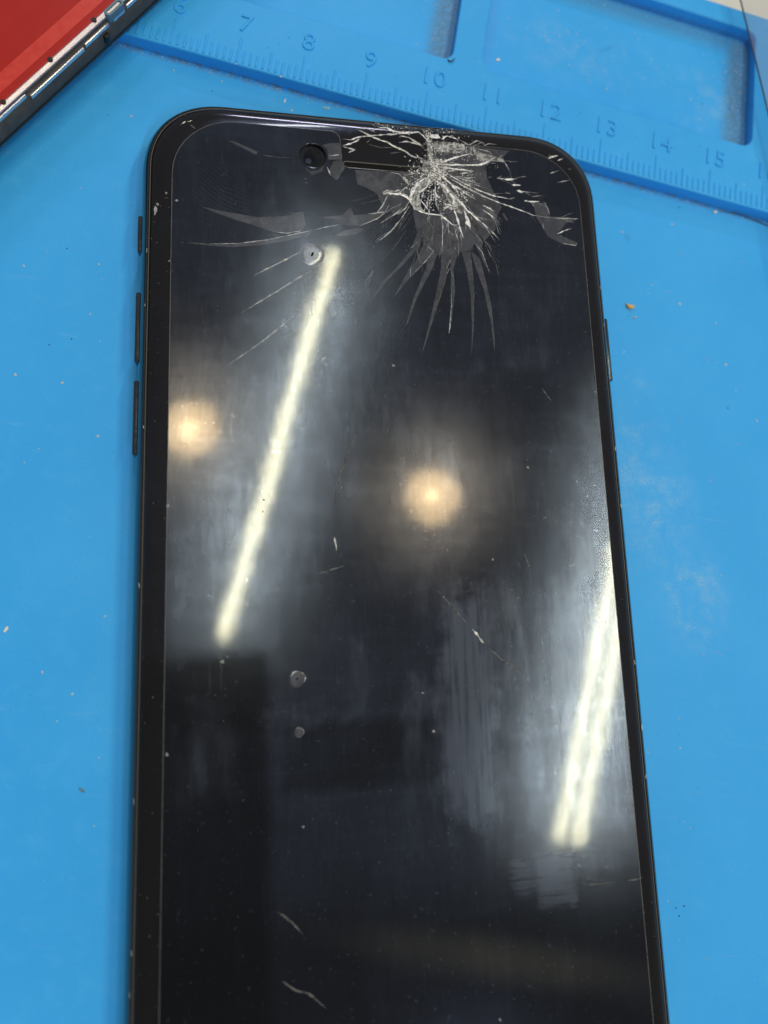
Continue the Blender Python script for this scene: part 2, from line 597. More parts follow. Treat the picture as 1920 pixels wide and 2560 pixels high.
# ------------------------------------------------------------------ damage on the glass, in the phone's own millimetres
# each crack: points, width, brightness class, level of the glass it runs in
CRACKS = [([(7.5, 60.45), (10.02, 61.62), (12.83, 62.82)], 0.119, 2, 7.5),
 ([(7.99, 60.44), (10.96, 60.64), (13.98, 61.0), (15.66, 61.75), (16.59, 62.38), (17.84, 62.09), (18.18, 61.45), (18.74, 60.3)], 0.119, 2, 7.5),
 ([(7.97, 60.1), (10.43, 59.93), (13.16, 59.86)], 0.143, 2, 7.5),
 ([(15.37, 59.06), (15.88, 59.21)], 0.119, 1, 7.5),
 ([(16.62, 59.04), (18.14, 59.01), (19.68, 59.18)], 0.143, 2, 7.5),
 ([(18.85, 58.17), (20.25, 58.24)], 0.143, 2, 7.5),
 ([(19.55, 57.3), (20.3, 57.18), (20.95, 57.28)], 0.191, 2, 7.5),
 ([(17.74, 56.88), (18.49, 56.75)], 0.119, 1, 7.5),
 ([(20.58, 55.71), (21.98, 55.69), (23.02, 55.81)], 0.119, 2, 7.5),
 ([(21.78, 56.48), (23.35, 56.82)], 0.071, 1, 7.5),
 ([(8.43, 59.48), (10.82, 58.12), (13.24, 57.02), (15.68, 56.17), (18.81, 55.77)], 0.095, 2, 7.5),
 ([(8.88, 58.73), (11.76, 57.15), (14.66, 55.82), (17.11, 54.97), (19.34, 54.37), (21.82, 53.51), (24.87, 53.28)], 0.095, 2, 7.5),
 ([(24.87, 53.28), (27.21, 53.41), (29.17, 53.51)], 0.071, 1, 7.5),
 ([(9.32, 57.72), (11.46, 56.34), (13.14, 55.3)], 0.119, 2, 7.5),
 ([(9.86, 58.56), (12.27, 57.46), (13.36, 56.89)], 0.095, 1, 7.5),
 ([(14.2, 54.47), (15.18, 54.08), (15.89, 53.56)], 0.119, 2, 7.5),
 ([(14.16, 53.69), (15.12, 53.19), (15.94, 52.39)], 0.143, 2, 7.5),
 ([(10.18, 55.44), (11.79, 53.5), (13.44, 52.07), (14.97, 50.76)], 0.167, 2, 7.5),
 ([(11.61, 54.52), (12.97, 52.55), (14.37, 51.11), (15.82, 48.63)], 0.071, 1, 7.5),
 ([(14.97, 50.76), (16.47, 49.07)], 0.06, 1, 7.5),
 ([(12.88, 50.99), (13.54, 49.75), (14.21, 48.52)], 0.06, 0, 7.5),
 ([(14.51, 47.52), (15.27, 45.91), (16.27, 44.19)], 0.06, 0, 7.5),
 ([(11.3, 53.46), (11.71, 51.94), (12.11, 50.47)], 0.334, 2, 7.5),
 ([(9.72, 53.72), (10.13, 52.33), (10.43, 51.06), (10.93, 49.05)], 0.143, 2, 7.5),
 ([(9.49, 51.76), (9.87, 49.74), (10.27, 48.24)], 0.071, 1, 7.5),
 ([(8.76, 51.71), (8.78, 50.68), (8.84, 49.54)], 0.095, 1, 7.5),
 ([(7.74, 53.17), (7.98, 50.62), (7.8, 48.06), (7.63, 46.28)], 0.095, 1, 7.5),
 ([(6.84, 52.07), (6.45, 48.98), (5.98, 46.67)], 0.095, 0, 7.5),
 ([(6.69, 56.45), (6.19, 53.56), (5.7, 50.96)], 0.119, 1, 7.5),
 ([(5.7, 50.96), (4.49, 48.08), (3.39, 44.75), (1.75, 41.92)], 0.071, 0, 7.5),
 ([(3.3, 53.58), (1.77, 51.16), (0.28, 49.28), (-1.78, 47.38)], 0.119, 1, 7.5),
 ([(3.44, 53.98), (1.37, 52.91), (-0.84, 50.71), (-3.01, 48.79)], 0.071, 0, 7.5),
 ([(3.76, 53.1), (5.65, 52.49), (7.82, 52.4), (9.45, 50.99), (10.43, 51.06)], 0.143, 2, 7.5),
 ([(8.89, 49.54), (8.96, 46.37), (8.72, 44.09)], 0.071, 0, 7.5),
 ([(2.66, 49.71), (0.66, 46.81), (-1.54, 44.18), (-4.39, 41.55)], 0.071, 0, 7.5),
 ([(-1.52, 51.41), (0.41, 52.58), (1.87, 53.72)], 0.071, 0, 7.5),
 ([(5.92, 58.2), (4.53, 57.04), (3.76, 55.8), (3.33, 54.35), (4.0, 53.12)], 0.334, 2, 7.5),
 ([(3.33, 54.35), (2.88, 54.83), (1.94, 55.26), (-0.21, 55.21)], 0.238, 2, 7.5),
 ([(8.32, 57.37), (9.24, 56.15), (10.04, 55.17), (9.61, 53.97), (8.28, 54.25)], 0.334, 2, 7.5),
 ([(10.04, 55.17), (11.11, 54.48), (12.01, 52.99)], 0.191, 2, 7.5),
 ([(6.18, 58.49), (6.89, 58.03), (8.08, 57.35), (8.77, 56.63)], 0.191, 2, 7.5),
 ([(6.63, 65.41), (6.47, 63.53), (6.49, 60.88), (6.98, 59.87)], 0.286, 2, 7.5),
 ([(6.98, 59.87), (6.19, 58.75), (6.39, 57.72), (5.85, 56.63), (4.84, 55.77), (4.3, 54.43)], 0.214, 2, 7.5),
 ([(6.98, 59.87), (8.14, 58.67), (9.32, 57.72), (10.25, 56.76), (10.68, 55.49)], 0.191, 2, 7.5),
 ([(5.25, 59.45), (6.01, 60.05), (7.48, 60.18), (8.5, 60.81)], 0.143, 2, 7.5),
 ([(6.98, 59.87), (5.03, 59.95), (4.64, 59.39), (5.21, 58.66), (6.2, 59.01)], 0.143, 2, 7.5),
 ([(6.05, 60.84), (7.29, 61.22), (8.51, 61.07)], 0.119, 2, 7.5),
 ([(7.06, 56.48), (7.25, 55.46), (8.19, 54.76)], 0.119, 2, 7.5),
 ([(8.11, 53.2), (9.13, 54.06), (10.59, 53.92)], 0.095, 2, 7.5),
 ([(4.79, 54.73), (6.15, 52.78)], 0.095, 2, 7.5),
 ([(6.77, 65.25), (7.62, 65.51), (8.52, 65.27)], 0.383, 2, 7.5),
 ([(8.66, 64.95), (9.47, 65.7), (10.53, 65.47), (11.44, 65.15)], 0.147, 2, 7.5),
 ([(11.44, 65.15), (12.79, 64.37), (14.09, 65.34), (15.32, 64.96)], 0.103, 1, 7.5),
 ([(7.99, 60.77), (10.33, 61.82), (13.01, 62.73)], 0.118, 2, 7.5),
 ([(7.36, 60.39), (11.04, 60.73), (14.14, 60.94), (16.38, 61.9)], 0.103, 2, 7.5),
 ([(7.96, 60.12), (11.0, 59.91), (13.15, 59.86)], 0.118, 2, 7.5),
 ([(13.22, 63.75), (13.62, 62.63), (13.87, 61.66), (14.78, 61.25)], 0.088, 1, 7.5),
 ([(13.22, 63.75), (14.3, 63.52), (15.69, 63.33), (16.42, 62.57)], 0.088, 1, 7.5),
 ([(11.67, 63.76), (11.96, 63.29), (11.15, 62.72), (9.77, 62.75)], 0.103, 1, 7.5),
 ([(7.54, 64.01), (8.57, 63.29), (9.99, 63.93), (11.66, 63.6)], 0.088, 1, 7.5),
 ([(7.33, 62.84), (7.43, 61.7), (7.85, 61.09)], 0.088, 1, 7.5),
 ([(11.92, 60.0), (12.24, 60.19)], 0.074, 1, 7.5),
 ([(24.88, 63.22), (25.76, 63.75), (26.81, 64.12)], 0.139, 2, 7.5),
 ([(26.65, 63.18), (27.72, 63.76)], 0.108, 2, 7.5),
 ([(28.24, 61.86), (28.86, 62.09)], 0.093, 2, 7.5),
 ([(25.0, 60.59), (26.58, 61.26)], 0.062, 1, 7.5),
 ([(26.07, 59.2), (27.37, 59.54), (28.59, 59.86)], 0.077, 1, 7.5),
 ([(23.74, 55.78), (24.28, 54.62), (24.4, 53.6)], 0.093, 1, 7.5),
 ([(25.39, 50.77), (26.35, 51.27), (27.39, 51.78)], 0.077, 2, 7.5),
 ([(23.19, 52.31), (23.36, 51.3)], 0.062, 1, 7.5),
 ([(13.58, 64.4), (14.94, 65.14), (15.23, 64.56), (15.91, 64.98), (17.23, 64.94)], 0.062, 1, 7.5),
 ([(-6.19, 63.47), (-4.8, 63.45), (-3.31, 64.17), (-1.53, 64.51), (0.72, 64.99), (2.99, 65.39), (5.29, 65.88)], 0.118, 1, 7.12),
 ([(-4.01, 65.4), (-2.56, 64.73), (-1.83, 64.32), (-0.8, 63.93), (0.38, 63.65), (1.84, 62.89), (3.02, 62.44), (4.04, 61.72), (6.29, 61.28)], 0.118, 1, 7.12),
 ([(-6.22, 62.42), (-4.97, 62.78), (-3.92, 63.46), (-3.32, 64.0)], 0.103, 1, 7.12),
 ([(-2.61, 63.18), (-1.84, 63.99)], 0.074, 0, 7.12),
 ([(-5.3, 61.38), (-4.26, 61.97), (-6.15, 62.26)], 0.103, 1, 7.12),
 ([(-2.32, 62.97), (-0.55, 62.66), (1.84, 62.89)], 0.074, 0, 7.12),
 ([(2.17, 63.74), (3.39, 64.03), (5.19, 63.72), (6.21, 62.83)], 0.103, 1, 7.12),
 ([(-0.73, 65.99), (0.47, 66.28), (1.35, 65.71), (3.15, 65.49), (5.29, 65.96), (6.16, 64.97), (6.74, 64.37)], 0.132, 2, 7.12),
 ([(2.21, 64.57), (2.52, 64.93), (3.72, 64.72), (4.46, 64.3), (5.94, 63.46)], 0.088, 1, 7.12),
 ([(0.6, 61.8), (1.81, 62.11), (2.86, 62.26)], 0.059, 0, 7.12),
 ([(-3.71, 65.59), (-2.23, 65.67), (-1.21, 65.04)], 0.074, 1, 7.12),
 ([(5.05, 60.59), (5.53, 61.13), (6.43, 61.05)], 0.088, 1, 7.12),
 ([(-0.53, 55.03), (0.29, 55.41), (0.88, 55.46)], 0.442, 1, 7.5),
 ([(0.88, 55.46), (1.93, 55.87)], 0.147, 1, 7.5),
 ([(0.13, 54.92), (-0.67, 53.28), (-1.58, 51.95), (-2.75, 51.71)], 0.118, 1, 7.5),
 ([(2.46, 58.0), (2.95, 57.32), (3.3, 56.79)], 0.265, 1, 7.5),
 ([(0.7, 58.48), (1.88, 58.43), (2.45, 57.84)], 0.118, 1, 7.5),
 ([(4.34, 56.88), (4.97, 57.42), (5.74, 57.97)], 0.103, 1, 7.5),
 ([(1.77, 55.54), (2.93, 55.16), (3.49, 54.26)], 0.088, 1, 7.5),
 ([(-1.06, 50.44), (0.74, 51.83), (3.16, 53.44)], 0.088, 1, 7.5),
 ([(-11.77, 49.1), (-12.38, 48.4), (-14.16, 47.95)], 0.084, 1, 7.5),
 ([(-10.38, 48.77), (-8.57, 49.34), (-6.94, 49.79)], 0.084, 1, 7.5),
 ([(-27.39, 45.61), (-25.7, 45.62), (-24.2, 45.64)], 0.063, 0, 7.5),
 ([(-18.0, 59.57), (-15.22, 59.39), (-12.6, 59.53)], 0.063, 0, 7.5),
 ([(-11.65, 56.44), (-11.33, 56.42)], 0.126, 1, 7.5),
 ([(-11.56, 55.78), (-11.15, 55.79)], 0.126, 1, 7.5),
 ([(-8.17, 57.69), (-7.18, 56.66), (-6.54, 57.62)], 0.105, 0, 7.5),
 ([(-8.12, 60.3), (-6.36, 60.7)], 0.105, 1, 7.5),
 ([(-8.46, 58.57), (-7.98, 57.26)], 0.126, 1, 7.5),
 ([(-28.53, 63.5), (-27.87, 64.24)], 0.336, 2, 7.5),
 ([(-27.67, 64.04), (-26.9, 64.35)], 0.189, 1, 7.5),
 ([(-27.19, 63.65), (-26.5, 62.94)], 0.168, 0, 7.5),
 ([(-31.65, 51.17), (-31.55, 50.33), (-31.72, 49.79)], 0.294, 1, 7.5),
 ([(-30.46, 52.22), (-29.99, 52.22)], 0.105, 1, 7.5),
 ([(-12.53, 45.23), (-15.69, 43.28), (-18.79, 41.4)], 0.105, 1, 7.5),
 ([(-11.0, 42.73), (-15.73, 39.28), (-20.32, 36.03)], 0.105, 1, 7.5),
 ([(-13.46, 35.87), (-18.08, 31.76), (-22.19, 28.59)], 0.084, 1, 7.5),
 ([(-5.41, 19.52), (-7.7, 14.47), (-8.6, 10.15)], 0.168, 0, 7.5),
 ([(-8.7, 5.92), (-8.44, 4.12)], 0.202, 1, 7.5),
 ([(4.62, -1.17), (6.96, -3.92), (8.71, -6.05)], 0.168, 0, 7.5),
 ([(9.01, -6.24), (10.46, -8.18)], 0.269, 1, 7.5),
 ([(11.05, -8.79), (13.13, -10.64), (15.58, -11.91)], 0.168, 0, 7.5),
 ([(-16.35, -38.03), (-14.77, -39.28), (-13.45, -40.8)], 0.168, 0, 7.5),
 ([(-15.91, -45.45), (-14.34, -46.59), (-13.02, -46.98), (-10.93, -48.81)], 0.168, 0, 7.5),
 ([(-1.36, 11.09), (-1.27, 10.16)], 0.108, 0, 7.5),
 ([(-11.11, 1.2), (-7.42, 2.2)], 0.135, 0, 7.5),
 ([(21.12, 26.89), (22.48, 24.89)], 0.135, 0, 7.5),
 ([(22.12, -38.46), (26.02, -38.41)], 0.148, 0, 7.5),
 ([(27.61, -38.39), (30.17, -38.33)], 0.121, 0, 7.5),
 ([(16.72, 3.86), (17.79, 0.73)], 0.135, 0, 7.5),
 ([(-9.8, 29.82), (-9.23, 30.3)], 0.168, 1, 7.5)]
SHARDS = [[(-4.46, 58.42), (0.64, 58.76), (4.97, 58.69), (5.87, 58.15), (3.91, 56.46), (3.33, 54.35), (2.56, 53.01), (1.57, 52.04), (0.52, 52.49), (-0.31, 52.27), (-1.5, 51.92), (-0.86, 53.49), (-1.4, 54.98), (-2.78, 55.75), (-4.18, 56.27), (-4.38, 57.27)],
 [(6.81, 64.1), (12.65, 64.01), (18.85, 63.73), (17.61, 62.42), (16.04, 61.79), (15.02, 60.76), (15.11, 59.03), (15.75, 57.23), (16.52, 55.58), (17.08, 54.45), (16.22, 52.81), (15.83, 50.7), (13.98, 48.76), (13.0, 50.95), (10.43, 51.06), (7.82, 52.35), (6.94, 54.14), (7.83, 57.33), (6.98, 59.87), (6.46, 61.94)],
 [(4.2, 49.45), (4.89, 48.99), (4.46, 47.32), (2.21, 44.67), (-0.23, 42.05), (-3.47, 37.98), (-1.17, 41.5), (1.25, 44.11), (3.26, 46.99)],
 [(5.08, 47.87), (6.46, 46.71), (5.06, 44.98), (2.83, 42.48), (0.37, 39.4), (2.13, 42.56), (3.89, 45.28)],
 [(5.47, 46.14), (6.83, 45.98), (6.21, 44.18), (4.92, 41.87), (3.63, 39.34), (2.01, 35.37), (3.15, 39.06), (4.47, 42.33), (5.26, 44.12)],
 [(7.51, 46.22), (8.77, 46.31), (7.76, 41.79), (6.39, 38.02), (4.74, 33.09), (3.82, 30.67), (5.35, 36.02), (6.65, 40.98), (7.41, 44.26)],
 [(8.9, 46.17), (9.94, 46.49), (9.2, 44.12), (9.25, 40.64), (8.67, 37.4), (8.04, 34.45), (8.6, 38.62), (8.72, 41.85)],
 [(10.57, 46.94), (11.86, 47.03), (11.99, 44.3), (12.03, 40.8), (11.74, 35.84), (11.07, 30.95), (11.45, 35.83), (11.52, 40.27), (11.14, 44.25)],
 [(11.96, 47.08), (13.2, 46.15), (13.95, 42.41), (14.55, 38.45), (14.67, 33.53), (14.5, 31.94), (14.39, 35.97), (13.52, 41.38), (12.5, 44.59)],
 [(12.6, 48.35), (13.58, 47.14), (14.64, 43.71), (13.56, 45.92)],
 [(4.0, 50.32), (3.7, 52.9), (5.65, 52.44), (7.77, 52.3), (10.38, 50.96), (12.92, 50.89), (13.84, 48.62), (13.51, 47.19), (12.55, 48.4), (11.92, 47.13), (10.5, 46.98), (9.94, 46.54), (8.86, 46.21), (7.51, 46.27), (6.78, 46.02), (5.48, 46.19), (6.46, 46.83), (5.01, 47.91), (4.82, 49.06), (4.2, 49.5)],
 [(21.96, 55.37), (24.04, 55.81), (24.24, 53.44), (29.04, 53.5), (26.88, 52.58), (26.01, 51.46), (25.18, 50.74), (28.43, 49.53), (28.14, 49.11), (25.84, 49.34), (23.86, 50.25), (22.98, 52.02), (22.31, 53.29)],
 [(-25.55, 51.03), (-23.46, 50.67), (-20.77, 50.35), (-18.06, 50.02), (-15.12, 50.36), (-11.93, 51.38), (-11.57, 49.22), (-12.38, 48.4), (-14.16, 47.95), (-16.12, 48.02), (-18.45, 48.7), (-21.15, 49.46), (-23.84, 50.32)],
 [(-27.39, 45.61), (-24.57, 45.66), (-20.77, 45.97), (-16.91, 46.78), (-13.18, 47.91), (-10.38, 48.77), (-10.99, 48.18), (-11.4, 47.72), (-14.18, 46.87), (-18.08, 45.84), (-21.54, 45.39), (-24.57, 45.39)],
 [(-9.95, 50.66), (-6.5, 51.26), (-5.24, 52.58), (-4.86, 51.39), (-2.82, 51.77), (-0.09, 52.33), (-1.58, 51.09), (-4.09, 49.79), (-6.54, 49.82), (-7.53, 50.52)],
 [(-8.0, 47.97), (-6.15, 48.98), (-4.3, 49.55), (-3.29, 49.3), (-4.54, 48.55), (-6.18, 48.1)],
 [(-9.06, 61.91), (-7.86, 62.38), (-6.35, 62.53), (-6.42, 59.89), (-8.23, 59.72), (-8.34, 61.3)],
 [(-7.52, 59.52), (-6.27, 59.86), (-5.9, 58.58), (-7.18, 56.66), (-8.12, 58.1)],
 [(-22.13, 61.32), (-21.24, 61.25), (-18.09, 60.0), (-18.24, 59.5), (-20.16, 60.36)],
 [(-11.52, 58.06), (-10.82, 57.68), (-9.8, 57.88), (-8.87, 58.76), (-8.99, 57.84), (-10.63, 57.07)],
 [(17.01, 53.39), (17.39, 53.47), (17.94, 52.29), (17.57, 52.39)]]
POWDERED = [[(7.09, 64.0), (8.62, 64.25), (10.47, 64.24), (11.93, 64.15), (11.97, 63.46), (11.32, 62.9), (10.22, 62.46), (9.16, 62.69), (8.23, 62.43), (7.33, 62.8)],
 [(5.97, 58.26), (4.61, 57.1), (3.76, 55.88), (3.28, 54.22), (3.95, 53.07), (4.65, 53.79), (4.83, 55.51), (5.81, 56.84), (6.91, 57.46)],
 [(8.09, 57.61), (9.27, 56.72), (10.48, 55.47), (11.83, 53.19), (10.65, 52.83), (9.63, 53.48), (8.18, 53.67), (9.11, 54.7), (8.31, 56.28)],
 [(5.8, 60.87), (7.3, 61.49), (8.56, 61.08), (8.96, 59.37), (7.98, 58.34), (5.98, 58.42), (5.15, 59.39)],
 [(6.29, 64.04), (6.89, 64.16), (7.09, 62.26), (7.27, 60.96), (6.14, 60.85)],
 [(3.45, 54.23), (4.78, 54.47), (4.88, 53.45), (5.66, 52.54), (4.7, 52.77), (3.85, 52.96)],
 [(-0.68, 55.24), (0.05, 55.77), (1.24, 55.67), (1.08, 55.24), (-0.22, 54.87)],
 [(13.13, 63.65), (14.16, 63.06), (15.29, 62.82), (16.42, 62.58), (17.72, 62.36), (18.17, 61.7), (17.02, 61.77), (15.71, 61.82), (14.39, 61.52), (13.61, 62.14)]]
BUBBLES = [(-10.76, 45.07, 1.62), (-13.7, -11.67, 1.0), (-13.56, -18.04, 0.62)]
DOTS = [(-29.07, -19.73), (-13.25, -28.96), (2.04, -14.07), (3.26, -18.82), (12.42, 2.79), (-17.71, 9.25), (9.75, -52.37), (-29.4, 9.96), (-22.73, -9.3), (-17.58, 10.75), (-0.03, 29.4), (18.21, 15.36), (29.19, 26.53), (-29.63, 43.1), (-28.87, 51.68), (-31.34, 51.3), (-30.23, 52.93)]

# ------------------------------------------------------------------ the setting: table under the mat
table = link("table", boxmesh("table", -420, 330, -460, 260, -28, -3.05, 1.0), simple("table_top", (0.74, 0.71, 0.66), 0.45, vary=0.03))
tag(table, kind="structure")

# ------------------------------------------------------------------ blue silicone repair mat
RIM = 2.2
UNIT = 9.706                     # the moulded "centimetre"
mat = tag(empty("repair_mat"), "blue silicone repair mat with moulded ruler and parts trays", "mat")
work = plate("work_surface", [rounded_poly([(-220, -230), (140, -230), (140, 33.8), (-220, 33.8)], 6)], -3.0, 0.0, 0.3)
link("work_surface", work, SILICONE, mat)
tray_a = rounded_poly([(-1.92, 6.6), (46.1, 6.5), (45.5, 29.6), (-1.95, 29.8)], [2.6, 2.0, 1.6, 2.4], 8)
tray_b = rounded_poly([(-58.0, 6.4), (-6.8, 6.6), (-6.95, 29.8), (-58.0, 29.8)], [2.4, 1.7, 2.4, 2.4], 8)
tray_c = rounded_poly([(-140, 6.4), (-63, 6.4), (-63, 29.8), (-140, 29.8)], 2.4, 8)
rim = plate("raised_rim", [rounded_poly([(-219.0, -4.62), (139.0, -4.95), (139.0, 33.3), (-219.0, 33.3)], [1, 1, 5, 5]),
                           tray_a, tray_b, tray_c], -1.0, RIM, 0.28, 3)
smooth_by_angle(rim, 35)
link("raised_rim", rim, SILICONE, mat)

# ruler: every raised stroke is a piece of its own
stroke_mesh = {}
for kind, ln in (("long", 4.35), ("middle", 3.3), ("short", 2.15)):
    stroke_mesh[kind] = boxmesh("tick_mark", -0.19, 0.19, 0, ln, -0.3, 0.14, 0.12, 2)
    stroke_mesh[kind].materials.append(SILICONE)
TOPS = 0.0
for i in range(52, 172):
    kind = "long" if i % 10 == 0 else ("middle" if i % 5 == 0 else "short")
    o = bpy.data.objects.new("tick_mark", stroke_mesh[kind])
    COL.objects.link(o)
    o.parent = mat
    x = (i / 10.0 - 11) * UNIT
    o.location = Vector((x, -4.38, RIM)) * MM
for n in range(6, 18):
    cu = bpy.data.curves.new("numeral", 'FONT')
    cu.body = str(n)
    cu.size = 4.15 * MM
    cu.align_x = 'CENTER'
    cu.space_character = 1.08
    cu.extrude = 0.09 * MM
    cu.bevel_depth = 0.08 * MM
    cu.bevel_resolution = 1
    cu.offset = -0.06 * MM
    cu.resolution_u = 4
    tmp = bpy.data.objects.new("tmp", cu)
    me = bpy.data.meshes.new_from_object(tmp)
    bpy.data.objects.remove(tmp)
    o = link("numeral", me, SILICONE, mat)
    o.location = Vector(((n - 11) * UNIT + (0.45 if n > 9 else 0.10), 1.08, RIM + 0.02)) * MM

# ------------------------------------------------------------------ the cracked black phone
W2, H2, RC = 33.55, 69.15, 11.2
XS, YS = -0.25, -0.6            # the body sits a little left and down of the glass marks
phone = tag(empty("phone", (-3.117, -77.204, 0.02), 0.19438),
            "black phone with shattered glass at its top edge, lying on the blue mat", "phone")


def ring(inset, z):
    return [(x + XS, y + YS, z) for x, y in rrect(W2 - inset, H2 - inset, RC - inset * 0.8)]


frame = loft("frame", [ring(3.2, 0.0), ring(1.6, 0.25), ring(0.7, 0.95), ring(0.2, 1.9), ring(0, 2.9), ring(0, 3.7),
                       ring(0.04, 4.1), ring(0.12, 4.5), ring(0.25, 4.9), ring(0.42, 5.25), ring(0.62, 5.6), ring(0.84, 5.9),
                       ring(1.10, 6.17), ring(1.20, 6.20), ring(1.26, 6.12), ring(1.28, 5.8)])
smooth_by_angle(frame, 50)
fr = link("frame", frame, JET, phone)
gas = loft("gasket", [ring(1.29, 5.8), ring(1.29, 6.13), ring(1.40, 6.13), ring(1.40, 5.8)])
link("gasket", gas, GASKET, phone)
glass = loft("screen_glass", [ring(1.43, 5.8), ring(1.43, 6.14), ring(1.5, 6.26), ring(1.8, 6.5), ring(2.3, 6.75),
                              ring(3.0, 6.94), ring(3.9, 7.06), ring(5.0, 7.10)])
smooth_by_angle(glass, 30)
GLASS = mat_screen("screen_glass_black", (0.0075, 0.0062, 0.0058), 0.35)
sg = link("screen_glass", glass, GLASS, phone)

# side keys
def side_key(name, x0, x1, y0, y1, z0, z1, label=None):
    o = link(name, boxmesh(name, x0, x1, y0, y1, z0, z1, 0.28, 3), BUTTON, phone)
    if label: o["label"] = label
    return o

side_key("mute_switch", -34.15, -33.0, 45.5, 50.9, 3.0, 4.6)
side_key("volume_button", -34.2, -33.0, 29.8, 39.7, 2.6, 4.6)
side_key("volume_button", -34.2, -33.0, 17.2, 27.3, 2.6, 4.6)
side_key("power_button", 32.6, 33.75, 29.4, 39.3, 2.6, 4.6)

# earpiece slot and front camera in the phone's own glass
def capsule(x0, x1, y0, y1, seg=8):
    r = (y1 - y0) / 2
    pts = []
    for k in range(seg + 1):
        a = -math.pi / 2 + math.pi * k / seg
        pts.append((x1 - r + r * math.cos(a), (y0 + y1) / 2 + r * math.sin(a)))
    for k in range(seg + 1):
        a = math.pi / 2 + math.pi * k / seg
        pts.append((x0 + r + r * math.cos(a), (y0 + y1) / 2 + r * math.sin(a)))
    return pts

def disc(cx, cy, r, seg=32):
    return [(cx + r * math.cos(2 * math.pi * k / seg), cy + r * math.sin(2 * math.pi * k / seg)) for k in range(seg)]

ear = link("earpiece", plate("earpiece", [capsule(-6.0, 5.2, 59.06, 59.86)], 6.9, 7.12), MESHDARK, phone)
link("slot_rim", plate("slot_rim", [capsule(-6.15, 5.35, 58.9, 60.02), capsule(-6.0, 5.2, 59.06, 59.86)], 6.9, 7.16, 0.02), GASKET, ear)
camo = link("front_camera", plate("front_camera", [disc(-10.4, 60.1, 1.25)], 6.9, 7.13), LENS, phone)
link("lens_glint", plate("lens_glint", [disc(-11.0, 59.5, 0.42, 20)], 6.9, 7.15), LENSBLUE, camo)  # blue glint on the lens, painted as a small disc

# tempered glass protector: flat sheet with notch at the earpiece and a round hole for the camera
PT = 7.50
prot_outline = rounded_poly([(-29.55, -64.0), (-7.0, -64.0), (-7.0, -56.5), (7.0, -56.5), (7.0, -64.0), (29.5, -64.0), (29.5, 64.15),
                             (6.55, 64.2), (6.45, 58.85), (-6.2, 58.8), (-6.45, 64.35), (-29.55, 64.35)],
                            [7, 1, 5, 5, 1, 7, 8.6, 0.3, 0.5, 1.0, 1.4, 8.6], 10)
pm = plate("screen_protector", [prot_outline, disc(-10.42, 60.15, 1.86)], 7.12, PT, 0.07, 2)
smooth_by_angle(pm, 25)
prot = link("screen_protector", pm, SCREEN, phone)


def inside_protector(x, y):
    if abs(x) > 29.5 or y > 64.2 or y < -64:
        return False
    if -6.4 < x < 6.5 and y > 58.8:
        return False
    ax, ay = abs(x) - (29.5 - 8.6), y - (64.2 - 8.6)
    if ax > 0 and ay > 0 and math.hypot(ax, ay) > 8.6:
        return False
    return True


def surf_z(x, y):
    if inside_protector(x, y):
        return PT
    x, y = x - XS, y - YS
    e = min(W2 - abs(x), H2 - y)
    ax, ay = abs(x) - (W2 - RC), y - (H2 - RC)
    if ax > 0 and ay > 0:
        e = RC - math.hypot(ax, ay)
    tbl = ((0.0, 4.0), (0.25, 4.9), (0.62, 5.6), (0.84, 5.9), (1.1, 6.17), (1.45, 6.22), (1.8, 6.5), (2.3, 6.75), (3.0, 6.94), (3.9, 7.06), (5.0, 7.10))
    for (e0, z0), (e1, z1) in zip(tbl, tbl[1:]):
        if e <= e1:
            return z0 + (z1 - z0) * max(0, e - e0) / (e1 - e0)
    return 7.10


def crack_mesh(pts, w, rng, ragged):
    """a splintery ridge of broken glass along a line"""
    P = [Vector(p) for p in pts]
    fine = []
    for a, b in zip(P, P[1:]):
        n = max(1, int((b - a).length / 0.35))
        for k in range(n):
            fine.append(a.lerp(b, k / n))
    fine.append(P[-1])
    n = len(fine)
    verts, faces = [], []
    for i, p in enumerate(fine):
        t = (fine[min(i + 1, n - 1)] - fine[max(i - 1, 0)])
        if t.length < 1e-6: t = Vector((1, 0))
        t.normalize()
        s = Vector((-t.y, t.x))
        u = i / max(1, n - 1)
        tap = min(1.0, 4 * u + 0.25, 3.0 * (1 - u) + 0.12)
        ww = w * 0.5 * tap * rng.uniform(1 - ragged, 1 + ragged)
        q = p + s * rng.uniform(-1, 1) * w * 0.22 * ragged
        l, r = q + s * ww * rng.uniform(0.6, 1.3), q - s * ww * rng.uniform(0.6, 1.3)
        c = q + s * ww * rng.uniform(-0.4, 0.4)
        for v, h in ((l, 0.008), (c, 0.03 + 0.05 * min(1, w) * rng.random()), (r, 0.008)):
            verts.append((v.x, v.y, surf_z(v.x, v.y) + h))
    for i in range(n - 1):
        a = i * 3
        faces += [(a, a + 3, a + 4, a + 1), (a + 1, a + 4, a + 5, a + 2)]
    return pydata("crack", verts, [tuple(reversed(f)) for f in faces])


